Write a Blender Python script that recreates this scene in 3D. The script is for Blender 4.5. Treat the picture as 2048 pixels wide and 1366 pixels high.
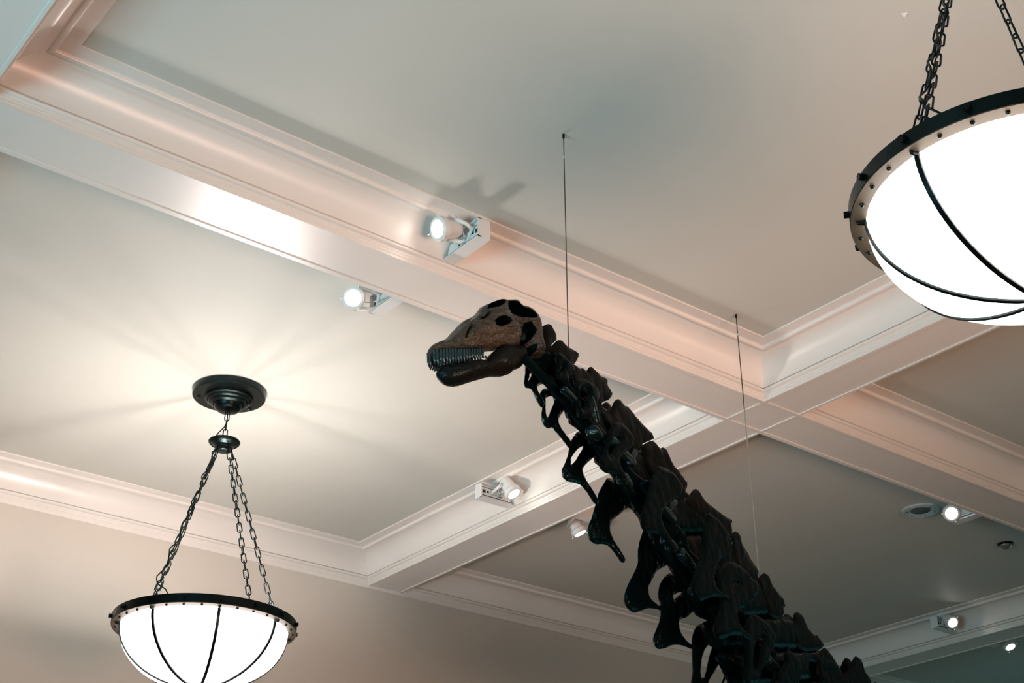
import bpy, bmesh, math, random
from mathutils import Vector, Matrix, noise
from mathutils.geometry import delaunay_2d_cdt
import numpy as np
random.seed(4)
for o in list(bpy.data.objects): bpy.data.objects.remove(o, do_unlink=True)
scene = bpy.context.scene
COL = scene.collection
PI = math.pi

# ------------------------------------------------------------ camera, world, light, exposure
S = 5.0            # metres from the camera up to the beam soffits
EYE = 1.6
cam_data = bpy.data.cameras.new('camera'); cam_data.lens = 49.18; cam_data.sensor_width = 36; cam_data.clip_start = .05
cam = bpy.data.objects.new('camera', cam_data); COL.objects.link(cam)
cam.matrix_world = Matrix(((0.786775, -0.292268, -0.543658, 0), (-0.617238, -0.374553, -0.691901, 0),
                           (-0.001408, 0.879937, -0.475088, EYE), (0, 0, 0, 1)))
scene.camera = cam
world = bpy.data.worlds.new('world'); scene.world = world; world.use_nodes = True
bg = world.node_tree.nodes['Background']; bg.inputs[0].default_value = (0.30, 0.62, 0.66, 1); bg.inputs[1].default_value = 0.015
vs = scene.view_settings; vs.view_transform = 'Standard'; vs.look = 'None'; vs.gamma = 1; vs.use_curve_mapping = False
vs.exposure = 0.0

def area(name, loc, target, sx, sy, power, col, spread=180):
    l = bpy.data.lights.new(name, 'AREA'); l.shape = 'RECTANGLE'; l.size = sx; l.size_y = sy; l.energy = power; l.color = col; l.spread = math.radians(spread)
    o = bpy.data.objects.new(name, l); COL.objects.link(o); o.location = loc
    o.rotation_euler = (Vector(target) - Vector(loc)).to_track_quat('-Z', 'Y').to_euler(); return o
for a in [('window_daylight_left', (-4.5, 4.0, 2.2), (6.5, 4.0, 6.9), 5, 2.5, 250, (0.46, 0.88, 1.0), 110),
          ('added_warm_uplight', (5, -3.0, 0.8), (5.8, 7, 6.7), 5, 2, 105, (1.0, 0.60, 0.45), 55),  # added warm uplight for the cove faces, no fixture of the hall
          ('window_daylight_far', (21.5, 6.5, 3.2), (10, 7, 6.4), 8, 3.5, 60, (0.20, 0.78, 0.82))]: area(*a)
# added warm fill lamp in place of an unseen pendant beyond the right edge
pl = bpy.data.lights.new('pendant_fill_beyond', 'POINT'); pl.energy = 140; pl.color = (1, .64, .42); pl.shadow_soft_size = .6
po = bpy.data.objects.new('pendant_fill_beyond', pl); COL.objects.link(po); po.location = (2.34 * S, .35 * S, .55 * S + EYE)  # added fill

# ------------------------------------------------------------ materials
def mat(name, col, rough=.5, metal=0, spec=.5, var=0, vscale=3, bump=0, bscale=40, emit=None, estr=0, col2=None, coat=0, ior=1.5, tint=None):
    m = bpy.data.materials.new(name); m.use_nodes = True; nt = m.node_tree; b = nt.nodes['Principled BSDF']
    b.inputs['Base Color'].default_value = (*col, 1); b.inputs['Roughness'].default_value = rough
    b.inputs['Metallic'].default_value = metal; b.inputs['Specular IOR Level'].default_value = spec
    b.inputs['Coat Weight'].default_value = coat; b.inputs['IOR'].default_value = ior
    if tint: b.inputs['Specular Tint'].default_value = (*tint, 1)
    tc = nt.nodes.new('ShaderNodeTexCoord')
    if var or col2:
        n = nt.nodes.new('ShaderNodeTexNoise'); n.inputs['Scale'].default_value = vscale; n.inputs['Detail'].default_value = 5
        nt.links.new(tc.outputs['Object'], n.inputs['Vector'])
        r = nt.nodes.new('ShaderNodeValToRGB'); r.color_ramp.elements[0].position = .35; r.color_ramp.elements[1].position = .68
        a = col2 if col2 else tuple(c * (1 - var) for c in col)
        r.color_ramp.elements[0].color = (*a, 1); r.color_ramp.elements[1].color = (*col, 1)
        nt.links.new(n.outputs['Fac'], r.inputs['Fac']); nt.links.new(r.outputs['Color'], b.inputs['Base Color'])
    if bump:
        n = nt.nodes.new('ShaderNodeTexNoise'); n.inputs['Scale'].default_value = bscale; n.inputs['Detail'].default_value = 4
        nt.links.new(tc.outputs['Object'], n.inputs['Vector'])
        u = nt.nodes.new('ShaderNodeBump'); u.inputs['Strength'].default_value = bump; u.inputs['Distance'].default_value = .02
        nt.links.new(n.outputs['Fac'], u.inputs['Height']); nt.links.new(u.outputs['Normal'], b.inputs['Normal'])
    if emit:
        b.inputs['Emission Color'].default_value = (*emit, 1); b.inputs['Emission Strength'].default_value = estr
    return m
M = dict(
 paint=mat('ceiling_paint', (.60, .60, .55), .6, var=.04, vscale=.8, bump=.05, bscale=60),
 trim=mat('satin_trim_paint', (.82, .775, .73), .33, spec=.8, var=.03, vscale=1.2, bump=.03, bscale=30),
 wall=mat('wall_paint', (.62, .57, .51), .6, var=.04, vscale=.9, bump=.05, bscale=60),
 floor=mat('floor_wood', (.20, .11, .06), .45, var=.3, vscale=2, bump=.1, bscale=20),
 iron=mat('blackened_bronze', (.012, .022, .022), .32, metal=.85, var=.4, vscale=8, bump=.08, bscale=60),
 flange=mat('rim_flange_bronze', (.075, .055, .034), .5, metal=.4, var=.2, vscale=10),
 glass=mat('opal_glass', (.9, .88, .85), .3, emit=(1, .91, .86), estr=7),
 bulbglass=mat('lamp_lens', (.9, .9, .9), .2, emit=(1, .93, .85), estr=14),
 white=mat('white_enamel', (.78, .79, .78), .35, var=.03),
 gap=mat('black_gap', (.008, .012, .012), .6),
 sock=mat('dark_socket', (.02, .025, .025), .5),
 cable=mat('white_cable', (.6, .6, .58), .5),
 bone=mat('dark_bone', (.0007, .0038, .0042), .27, spec=.5, ior=1.09, tint=(.45, .85, .9), col2=(.0007, .0028, .0028), vscale=5, bump=.14, bscale=22),
 bone2=mat('brown_dark_bone', (.0008, .0036, .0040), .32, spec=.5, ior=1.09, tint=(.6, .8, .8), col2=(.0035, .0024, .0014), vscale=9, bump=.16, bscale=26),
 skull=mat('brown_fossil_skull', (.062, .045, .027), .34, spec=.4, col2=(.016, .013, .009), vscale=7, bump=.8, bscale=55),
 jaw=mat('dark_jaw_bone', (.0015, .0056, .0062), .3, spec=.5, ior=1.25, tint=(.6, .85, .9), col2=(.012, .007, .003), vscale=4, bump=.5, bscale=26),
 tooth=mat('dark_tooth', (.012, .03, .034), .25, spec=.6, bump=.2),
 ribmat=mat('glossy_dark_rib', (.0008, .0042, .0048), .17, spec=.5, ior=1.5, tint=(.35, .8, .95), bump=.25, bscale=18),
 knob=mat('polished_bone_knob', (.0015, .006, .007), .16, spec=.5, ior=1.4, tint=(.4, .85, 1), bump=.35, bscale=45),
 steel=mat('painted_steel_pipe', (.001, .005, .0055), .4, spec=.5, ior=1.09, tint=(.45, .85, .9), bump=.1),
 wire=mat('steel_wire', (.05, .05, .04), .4, metal=.6),
 wirelight=mat('lit_steel_wire', (.32, .34, .30), .4, metal=.5),  # paler copy of the same wire; lit contrast lower down put into colour
 speaker=mat('grey_speaker_trim', (.52, .60, .60), .5),
 grille=mat('speaker_grille', (.10, .14, .14), .6, bump=.3, bscale=300),
 dome=mat('smoked_dome', (.14, .14, .125), .08, spec=.9, coat=1),
)

# ------------------------------------------------------------ mesh helpers
class MB:
    def __init__(s): s.v = []; s.f = []
    def add(s, vs, fs):
        k = len(s.v); s.v += [tuple(v) for v in vs]; s.f += [tuple(i + k for i in f) for f in fs]; return s
    def box(s, a, b):
        (x0, y0, z0), (x1, y1, z1) = a, b
        return s.add([(x0, y0, z0), (x1, y0, z0), (x1, y1, z0), (x0, y1, z0), (x0, y0, z1), (x1, y0, z1), (x1, y1, z1), (x0, y1, z1)],
              [(0, 3, 2, 1), (4, 5, 6, 7), (0, 1, 5, 4), (1, 2, 6, 5), (2, 3, 7, 6), (3, 0, 4, 7)])
    def lathe(s, prof, c=(0, 0, 0), n=48, a0=0, a1=2 * PI, closed=True):
        vs = []; m = len(prof)
        for i in range(n):
            t = a0 + (a1 - a0) * i / (n if closed else n - 1)
            for r, z in prof: vs.append((c[0] + r * math.cos(t), c[1] + r * math.sin(t), c[2] + z))
        fs = []
        for i in range(n if closed else n - 1):
            j = (i + 1) % n
            for k in range(m - 1): fs.append((i * m + k, j * m + k, j * m + k + 1, i * m + k + 1))
        return s.add(vs, fs)
    def tube(s, pts, rad, n=8, cap=True, flat=None):
        pts = [Vector(p) for p in pts]; N = len(pts); rad = rad if isinstance(rad, (list, tuple)) else [rad] * N
        vs = []; up = None
        for i in range(N):
            t = (pts[min(i + 1, N - 1)] - pts[max(i - 1, 0)])
            t = t.normalized() if t.length > 1e-9 else Vector((0, 0, 1))
            if up is None: up = t.orthogonal().normalized()
            up = (up - t * up.dot(t)); up = up.normalized() if up.length > 1e-6 else t.orthogonal().normalized()
            b = t.cross(up)
            for k in range(n):
                a = 2 * PI * k / n
                vs.append(pts[i] + (up * math.cos(a) + b * math.sin(a)) * rad[i])
        fs = []
        for i in range(N - 1):
            for k in range(n): fs.append((i * n + k, i * n + (k + 1) % n, (i + 1) * n + (k + 1) % n, (i + 1) * n + k))
        if cap: fs.append(tuple(reversed(range(n)))); fs.append(tuple((N - 1) * n + k for k in range(n)))
        return s.add(vs, fs)
    def blob(s, a, b, r0, r1=None, n=10):
        r1 = r1 or r0; a = Vector(a); b = Vector(b); d = b - a; L = d.length; t = d.normalized() if L > 1e-6 else Vector((0, 0, 1))
        pts = []; rr = []
        for k in range(1, 5): q = k / 4 * PI / 2; pts.append(a - t * r0 * math.cos(q)); rr.append(r0 * math.sin(q))
        for k in range(0, 4): q = k / 4 * PI / 2; pts.append(b + t * r1 * math.sin(q)); rr.append(r1 * math.cos(q))
        return s.tube(pts, rr, n)

def obj(name, mb, material, parent=None, origin=(0, 0, 0), smooth=False, angle=None, local=False):
    me = bpy.data.meshes.new(name)
    o = Vector(origin)
    vs = mb.v if local else [tuple(Vector(v) - o) for v in mb.v]
    me.from_pydata(vs, [], mb.f)
    bm = bmesh.new(); bm.from_mesh(me); bmesh.ops.recalc_face_normals(bm, faces=bm.faces); bm.to_mesh(me); bm.free()
    me.materials.append(material)
    if smooth:
        me.polygons.foreach_set('use_smooth', [True] * len(me.polygons))
        if angle: me.set_sharp_from_angle(angle=math.radians(angle))
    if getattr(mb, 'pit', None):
        me.materials.append(M['bone'])  # pit faces take dark bone: shade of the hollow sockets put into colour
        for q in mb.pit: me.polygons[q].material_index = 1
    ob = bpy.data.objects.new(name, me); COL.objects.link(ob)
    if parent is not None: ob.parent = parent
    else: ob.location = o
    return ob
def tag(o, label=None, cat=None, group=None, kind=None):
    for k, v in (('label', label), ('category', cat), ('group', group), ('kind', kind)):
        if v: o[k] = v
    return o
def thing(name, loc, label, cat, group=None):
    o = bpy.data.objects.new(name, None); COL.objects.link(o); o.location = loc; o.empty_display_size = .1
    return tag(o, label, cat, group)

# ------------------------------------------------------------ room: coffered ceiling
Z0 = S + EYE                                  # soffit height
def zz(h): return h * S + EYE                 # h measured in camera-to-soffit units
XC = [(-2.434, -1.149), (-1.062, .2252), (.3125, 1.5975), (1.6845, 3.003), (3.090, 4.375)]
YC = [(-2.15, -.4425), (-.351, 1.3655), (1.4570, 2.552)]
XMIN, XMAX, YMIN, YMAX = -2.52 * S, 4.46 * S, -2.24 * S, 2.553 * S
PANEL = 1.0662
ceiling = MB()
ceiling.box((XMIN, YMIN, zz(PANEL) + .02), (XMAX, YMAX + .3, zz(PANEL) + .25))
ceiling = obj('ceiling', ceiling, M['paint']); ceiling['kind'] = 'structure'
# moulding profile: (inset towards the coffer centre, height), lengths in units of S
PROF = [(.0001, 1.0), (.0001, 1.0046), (.0012, 1.0046), (.0012, 1.0088), (.0022, 1.0088), (.0022, 1.0128), (.0034, 1.0128)]
for k in range(0, 7): a = -PI / 2 + k * PI / 6 * 1.0; PROF.append((.0050 + .0034 * math.cos(a), 1.0162 + .0030 * math.sin(a)))
PROF += [(.0040, 1.0196), (.0080, 1.0198)]
NB = len(PROF)
for k in range(0, 13): a = k / 12 * PI / 2; PROF.append((.0445 - .0365 * math.cos(a), 1.0198 + .0420 * math.sin(a)))
PROF += [(.0447, 1.0606)]
for k in range(1, 6): a = PI + k * PI / 6; PROF.append((.0482 + .0035 * math.cos(a), 1.0606 + .0022 * math.sin(a)))
PROF += [(.0520, 1.0606), (.0521, 1.0640), (.0728, 1.0640), (.0730, PANEL + .004)]
PROF += [(-.003, PANEL + .004), (-.003, 1.0035)]
def coffer(x0, x1, y0, y1):
    mb = MB(); vs = []; m = len(PROF)
    for cx, cy, sx, sy in ((x0, y0, 1, 1), (x1, y0, -1, 1), (x1, y1, -1, -1), (x0, y1, 1, -1)):
        for k, z in PROF: vs.append(((cx + sx * k) * S, (cy + sy * k) * S, zz(z)))
    fs = []
    for c in range(4):
        d = (c + 1) % 4
        for k in range(m - 1): fs.append((c * m + k, d * m + k, d * m + k + 1, c * m + k + 1))
        fs.append((c * m + m - 1, d * m + m - 1, d * m, c * m))
    mb.add(vs, fs)
    o = obj('cove_moulding', mb, M['trim'], ceiling, smooth=True, angle=28)
    pb = MB().box(((x0 + .06) * S, (y0 + .06) * S, zz(PANEL)), ((x1 - .06) * S, (y1 - .06) * S, zz(PANEL) + .03))
    obj('coffer_panel', pb, M['paint'], ceiling)
for x0, x1 in XC:
    for y0, y1 in YC: coffer(x0, x1, y0, y1)
REC = .0017; ST = .0078
def soffit(x0, x1, y0, y1, ix0, ix1, iy0, iy1, name='beam'):
    # flat frame with a shallow recessed panel
    mb = MB(); a = zz(1.0); b = zz(1.0 + REC)
    O = [(x0, y0), (x1, y0), (x1, y1), (x0, y1)]; I = [(ix0, iy0), (ix1, iy0), (ix1, iy1), (ix0, iy1)]
    vs = [(x * S, y * S, a) for x, y in O] + [(x * S, y * S, a) for x, y in I] + [(x * S, y * S, b) for x, y in I] + [(x * S, y * S, zz(1.04)) for x, y in [(x0 + .002, y0 + .002), (x1 - .002, y0 + .002), (x1 - .002, y1 - .002), (x0 + .002, y1 - .002)]]
    fs = [(8, 9, 10, 11), (12, 15, 14, 13)]
    for k in range(4):
        j = (k + 1) % 4; fs += [(k, j, 4 + j, 4 + k), (4 + k, 4 + j, 8 + j, 8 + k), (k, 12 + k, 12 + j, j)]
    mb.add(vs, fs); return obj(name, mb, M['trim'], ceiling)
xb = [(XC[i][1], XC[i + 1][0]) for i in range(4)]; yb = [(YC[i][1], YC[i + 1][0]) for i in range(2)]
for (y0, y1) in yb:
    for i, (x0, x1) in enumerate(XC):        # runs along X
        soffit(x0, x1, y0, y1, x0 + .0005, x1 + .0003, y0 + ST, y1 - ST)
    for (x0, x1) in xb: soffit(x0, x1, y0, y1, x0 + ST, x1 - .0042, y0 + .0068, y1 - ST)
for (x0, x1) in xb:
    for (y0, y1) in YC: soffit(x0, x1, y0, y1, x0 + ST, x1 - .0042, y0 + .0005, y1 - .0009)

# walls and floor
def struct(name, mb, m):
    o = obj(name, mb, m); o['kind'] = 'structure'; return o
wb = struct('wall_back', MB().box((XMIN, YMAX, 0), (XMAX, YMAX + .3, zz(PANEL) + .02)), M['wall'])
struct('floor', MB().box((XMIN, YMIN, -.2), (XMAX, YMAX + .3, 0)), M['floor'])
struct('trim_1', MB().box((XMIN, YMAX - .016, Z0 - .03), (XMAX, YMAX, Z0 - .002)), M['trim'])

# ------------------------------------------------------------ pendant bowls
def stadium(L, Wd, r, n=12, m=5):
    # closed chain link in the local XZ plane, long axis Z
    pts = []
    h = L / 2 - Wd / 2
    for k in range(n):
        a = 2 * PI * k / n; c, s_ = math.cos(a), math.sin(a)
        pts.append(Vector((Wd / 2 * c, 0, Wd / 2 * s_ + (h if s_ >= 0 else -h))))
    vs = []; fs = []
    for i in range(n):
        t = (pts[(i + 1) % n] - pts[i - 1]).normalized(); nrm = Vector((t.z, 0, -t.x)); b = Vector((0, 1, 0))
        for k in range(m):
            a = 2 * PI * k / m; vs.append(pts[i] + (nrm * math.cos(a) + b * math.sin(a)) * r)
    for i in range(n):
        for k in range(m):
            j = (i + 1) % n; q = (k + 1) % m; fs.append((i * m + k, j * m + k, j * m + q, i * m + q))
    return MB().add(vs, fs)
LINK = None
def link_mesh():
    global LINK
    if LINK is None:
        o = obj('link', stadium(.098, .036, .0052), M['iron'], smooth=True); LINK = o.data; bpy.data.objects.remove(o)
    return LINK
def chain(parent, a, b, start=0):
    a = Vector(a); b = Vector(b); d = b - a; L = d.length; n = max(1, round(L / .079)); pitch = L / n
    c = bpy.data.objects.new('chain', None); COL.objects.link(c); c.parent = parent; c.location = a; c.empty_display_size = .05
    zq = d.to_track_quat('Z', 'Y')
    for i in range(n):
        o = bpy.data.objects.new('link', link_mesh()); COL.objects.link(o); o.parent = c
        o.location = d * ((i + .5) / n)
        o.rotation_mode = 'QUATERNION'
        o.rotation_quaternion = zq @ Matrix.Rotation((PI / 2 if (i + start) % 2 else 0) + random.uniform(-.2, .2) + .5, 3, 'Z').to_quaternion()
    return c
RIM = .1435 * S; BR = .130 * S; BD = .0935 * S
def pendant(x, y, hrim, phase, chains, label, cordch, power):
    ztop = zz(1.0662); zr = zz(hrim); zh = zz(.9695)
    O = (x, y, ztop); t = thing('pendant_lamp', O, label, 'pendant lamp', 'bronze bowl pendants hanging from the coffers')
    K = .062 * S
    cp = [(0, 0), (K * .97, 0), (K, -.004), (K, -.055), (K * .985, -.062), (K * .66, -.062), (K * .65, -.085), (K * .60, -.092), (K * .58, -.086),
          (K * .565, -.105), (K * .52, -.115), (K * .50, -.108), (K * .48, -.130), (K * .42, -.142), (K * .40, -.134), (K * .37, -.165), (K * .30, -.185), (K * .2, -.195), (0, -.2)]
    can = obj('canopy', MB().lathe(cp, O, 64), M['iron'], t, O, True, 40)
    for a in (.35, PI - .55, -PI / 2 + .1, PI / 2): obj('screw', MB().lathe([(0, -.075), (.016, -.073), (.018, -.06)], (x + K * .83 * math.cos(a), y + K * .83 * math.sin(a), ztop), 10), M['iron'], can, O, True)
    hp = [(0, .042), (.03, .04), (.05, .028), (.085, .026), (.095, .016), (.128, .014), (.134, .004), (.128, -.01), (.112, -.02), (.108, -.014), (.082, -.032), (.078, -.05), (.062, -.052), (.060, -.078), (.055, -.082), (0, -.082)]
    obj('hub', MB().lathe(hp, (x, y, zh), 48), M['iron'], t, O, True, 40)
    rel = lambda P: Vector(P) - Vector(O)
    chain(t, rel((x, y, ztop - .19)), rel((x, y, zh + .03)))
    obj('cable', MB().tube([(x, y, ztop - .2), (x + .012, y + .01, ztop - .28), (x - .01, y + .012, ztop - .34), (x - .045, y + .045, zh + .09), (x - .075, y + .07, zh + .02)], .005, 6), M['iron'], t, O, True)
    # rim: band and flange
    th = .012; hb = .066
    rp = [(RIM - th, 0), (RIM, 0), (RIM, -hb), (RIM - th, -hb), (RIM - th, 0)]
    rim = obj('rim_band', MB().lathe(rp, (x, y, zr), 128), M['iron'], t, O, True, 35)
    fl = [(RIM - .002, -hb + .001), (RIM - .002, -hb - .006), (BR - .01, -hb - .006), (BR - .01, -hb + .001), (RIM - .002, -hb + .001)]
    flange = obj('rim_flange', MB().lathe(fl, (x, y, zr), 128), M['flange'], t, O, True, 35)
    riv = [(0, -.014), (.007, -.012), (.010, -.006), (.010, 0)]
    for k in range(32):
        a = math.radians(phase + 11.25 * k); Rr = RIM - .036
        obj('rivet', MB().lathe(riv, (x + Rr * math.cos(a), y + Rr * math.sin(a), zr - hb - .005), 8), M['iron'], flange, O, True)
    for k in range(16):
        a = math.radians(phase + 22.5 * k); c, s_ = math.cos(a), math.sin(a)
        b = MB(); cc = Vector((x + RIM * c, y + RIM * s_, zr - .030))
        b.tube([cc - Vector((c, s_, 0)) * .006, cc + Vector((c, s_, 0)) * .022], .017, 6)
        obj('bolt', b, M['iron'], rim, O)
    # opal bowl, open at the top
    zb = zr - hb - .002; N = 20
    bp = [(BR * math.cos(k / N * PI / 2), -BD * math.sin(k / N * PI / 2)) for k in range(N + 1)]
    inner = [((BR - .012) * math.cos(k / N * PI / 2), -(BD - .012) * math.sin(k / N * PI / 2)) for k in range(N, -1, -1)]
    gb = obj('glass_bowl', MB().lathe(bp, (x, y, zb), 96), M['glass'], t, O, True)
    obj('blocking_liner', MB().lathe([bp[0]] + inner[::-1], (x, y, zb + .004), 96), M['white'], gb, O, True, 60)  # unseen liner added so the glass glow stays off the ceiling
    for k in range(8):
        a = math.radians(phase + 45 * k); c, s_ = math.cos(a), math.sin(a); w = .0115
        vs = []; fs = []; q = []
        for i in range(N + 1):
            g = i / N * PI / 2; ww = w * (1 if i < N - 1 else .8)
            for off in (.001, .010):
                r = (BR + off) * math.cos(g); z = -(BD + off) * math.sin(g)
                for sg in (-1, 1): vs.append((x + r * c - sg * ww * s_, y + r * s_ + sg * ww * c, zb + z))
        for i in range(N):
            u = i * 4; v = u + 4
            fs += [(u, v, v + 1, u + 1), (u + 2, u + 3, v + 3, v + 2), (u, u + 2, v + 2, v), (u + 1, v + 1, v + 3, u + 3)]
        b = MB().add(vs, fs); obj('rib', b, M['iron'], t, O)
        b = MB(); e0 = Vector((x + BR * c, y + BR * s_, zb - .012)); b.blob(e0 + Vector((c, s_, 0)) * .004, e0 + Vector((c, s_, 0)) * .03, .013, .010, 8)
        obj('rib_clip', b, M['iron'], t, O, True)
    obj('finial', MB().lathe([(0, -.01), (.05, -.008), (.055, 0), (.03, .012), (0, .02)], (x, y, zb - BD - .012), 24), M['iron'], t, O, True, 40)
    for i, (ang, hr) in enumerate(chains):
        a = math.radians(ang); c, s_ = math.cos(a), math.sin(a)
        chain(t, rel((x + .07 * c, y + .07 * s_, zh - .05)), rel((x + (RIM - .03) * c, y + (RIM - .03) * s_, zr - .015)), i % 2)
    # supply cable twisted round one chain
    a = math.radians(cordch); c, s_ = math.cos(a), math.sin(a)
    A = Vector((x + .07 * c, y + .07 * s_, zh - .03)); B = Vector((x + (RIM - .05) * c, y + (RIM - .05) * s_, zr + .1))
    pts = [Vector((x - .02, y + .02, zh + .05))]
    for k in range(41):
        f = k / 40; g = k * .9; pts.append(A.lerp(B, f) + Vector((math.cos(g), math.sin(g), 0)) * (.016 + .008 * math.sin(k * .7)))
    pts += [B + Vector((-c * .05 - s_ * .05, -s_ * .05 + c * .05, -.03)), B + Vector((-c * .12 - s_ * .1, -s_ * .12 + c * .1, -.16))]
    obj('cable', MB().tube(pts, .0055, 6), M['iron'], t, O, True)
    lt = bpy.data.lights.new('bulb', 'POINT'); lt.energy = power / 3; lt.color = (1, .90, .85); lt.shadow_soft_size = .06
    for k in range(3):
        a = math.radians(phase + 60 + 120 * k)
        lo = bpy.data.objects.new('bulb', lt); COL.objects.link(lo); lo.parent = t; lo.location = (.2 * math.cos(a), .2 * math.sin(a), zr - ztop - .24)
    return t
PCH1 = [(1.6, 0), (113, 0), (209, 0), (271.6, 0)]
PCH2 = [(1.6, 0), (91.6, 0), (181.6, 0), (271.6, 0)]
CX = .9488 * S
pendant(CX, 1.9917 * S, .6605, 27.5, PCH1, 'complete bronze bowl pendant at lower left with round ceiling canopy and splayed chains', PCH1[2][0], 250)
pendant(CX, .5075 * S, .6775, 40.5, PCH2, 'larger-looking bronze bowl pendant cut off by the right edge of the picture', PCH2[2][0], 20)

# ------------------------------------------------------------ spotlights on the coves
def spotlight(inner, along, opn, lens, aim, label, pivot=.5, Lb=.40, wattage=None, hang=.20, r=.078):
    """inner: middle of the bottom edge where the box meets the cove; along: unit vector away from the beam; opn: open side."""
    A = Vector(along); Q = Vector(opn); U = Vector((0, 0, 1)); I = Vector(inner); Wd = .104; Hb = .146
    t = thing('spotlight', I, label, 'spotlight', 'white spotlights on the coffer mouldings')
    F = lambda a, q, u: I + A * a + Q * q + U * u
    # housing: C-shaped channel, open towards Q, slanted at the cove end
    def prism(mb, q0, q1, pts):
        n = len(pts); vs = [F(a, q0, u) for a, u in pts] + [F(a, q1, u) for a, u in pts]
        fs = [tuple(range(n)), tuple(reversed(range(n, 2 * n)))] + [(k, n + k, n + (k + 1) % n, (k + 1) % n) for k in range(n)]
        mb.add(vs, fs)
    side = [(0, 0), (Lb, 0), (Lb, Hb), (.052, Hb), (.018, .07)]
    mb = MB(); prism(mb, -Wd / 2, Wd / 2 - .03, side)
    prism(mb, Wd / 2 - .03, Wd / 2, [(0, 0), (Lb, 0), (Lb, .006), (0.002, .006)])
    prism(mb, Wd / 2 - .03, Wd / 2, [(.05, Hb - .006), (Lb, Hb - .006), (Lb, Hb), (.052, Hb)])
    prism(mb, Wd / 2 - .03, Wd / 2, [(Lb - .006, 0), (Lb, 0), (Lb, Hb), (Lb - .006, Hb)])
    box = obj('ballast_box', mb, M['white'], t, I)
    mb = MB(); prism(mb, Wd / 2 - .031, Wd / 2 - .024, [(.02, .036), (Lb - .01, .036), (Lb - .01, .11), (.05, .11)]); obj('cover_plate', mb, M['white'], box, I)
    mb = MB(); prism(mb, Wd / 2 - .031, Wd / 2 - .0235, [(.015, .031), (Lb - .01, .031), (Lb - .01, .0345), (.015, .0345)])
    prism(mb, Wd / 2 - .031, Wd / 2 - .0235, [(.05, .112), (Lb - .01, .112), (Lb - .01, .115), (.05, .115)]); obj('seam', mb, M['gap'], box, I)
    for a0, a1, u0, u1 in ((Lb - .065, Lb - .03, .055, .088), (Lb - .105, Lb - .08, .062, .082), (.14, .165, .045, .058)):
        mb = MB(); prism(mb, Wd / 2 - .03, Wd / 2 - .0225, [(a0, u0), (a1, u0), (a1, u1), (a0, u1)]); obj('socket', mb, M['sock'], box, I)
    # stem fixing the box to the crown band
    mb = MB(); prism(mb, -.03, .02, [(Lb * .45, Hb - .002), (Lb * .45 + .05, Hb - .002), (Lb * .45 + .05, zz(1.064) - I.z), (Lb * .45, zz(1.064) - I.z)]); obj('mounting_stem', mb, M['white'], t, I)
    # lamp head
    P = Vector(lens); D = Vector(aim).normalized(); up = U if abs(D.z) < .95 else A
    X = D.cross(up).normalized(); Y = X.cross(D)
    def rev(prof, n=32):
        vs = []; m = len(prof)
        for i in range(n):
            a = 2 * PI * i / n
            for rr, d in prof: vs.append(P + D * d + (X * math.cos(a) + Y * math.sin(a)) * rr)
        fs = [(i * m + k, ((i + 1) % n) * m + k, ((i + 1) % n) * m + k + 1, i * m + k + 1) for i in range(n) for k in range(m - 1)]
        return MB().add(vs, fs)
    k = r / .078
    head = obj('lamp_housing', rev([(.060 * k, .0), (.068 * k, .004), (.078 * k, .002), (.084 * k, -.004), (.084 * k, -.045), (.078 * k, -.052), (.070 * k, -.056), (.068 * k, -.075), (.062 * k, -.145), (.055 * k, -.178), (.042 * k, -.196), (.02 * k, -.204), (0, -.206)]), M['white'], t, I, True, 40)
    obj('lens', rev([(0, .006), (.035 * k, .004), (.062 * k, 0), (.066 * k, -.004), (0, -.006)]), M['bulbglass'], head, I, True)
    mb = MB()
    for s_ in (0, 2.1, 4.3):
        v = X * math.cos(s_) + Y * math.sin(s_); c0 = P + v * .082 * k - D * .01; mb.tube([c0, c0 + v * .016 + D * .02], .007, 6)
    obj('retaining_clip', mb, M['white'], head, I)
    # yoke: two flat arms from the box to the sides of the head
    base = F(Lb * pivot, Wd / 2 - .02, .07); piv = P - D * .13
    sd = D.cross(piv - base); sd = sd.normalized() if sd.length > .01 else X
    for sg in (-1, 1):
        mb = MB(); a = base + sd * sg * .045; b = a + (piv - base) * .35 + sd * sg * .022; c = piv + sd * sg * .074 * k
        mb.tube([a, b, c], [.013, .014, .018], 8); obj('yoke_arm', mb, M['white'], t, I, True)
        mb = MB(); mb.tube([c - sd * sg * .004, c + sd * sg * .022], .011, 8); obj('pivot_screw', mb, M['speaker'], t, I)
    mb = MB(); mb.tube([base - sd * .06, base + sd * .06], .014, 8); obj('yoke_bridge', mb, M['white'], t, I)
    tail = P - D * .2; mid = (tail + base) / 2 - U * .05 + A * .04
    pts = [tail.lerp(mid, f).lerp(mid.lerp(F(Lb * .42, Wd / 2 - .025, .05), f), f) for f in [q / 10 for q in range(11)]]
    obj('cable', MB().tube(pts, .006, 6), M['cable'], t, I, True)
    if wattage:
        l = bpy.data.lights.new('lamp', 'SPOT'); l.energy = wattage; l.color = (1, .9, .78); l.spot_size = math.radians(50); l.spot_blend = .6; l.shadow_soft_size = .06
        o = bpy.data.objects.new('lamp', l); COL.objects.link(o); o.parent = t; o.location = P + D * .03 - I; o.rotation_euler = D.to_track_quat('-Z', 'Y').to_euler()
    return t
def W3(x, y, h): return (x * S, y * S, zz(h))

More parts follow.
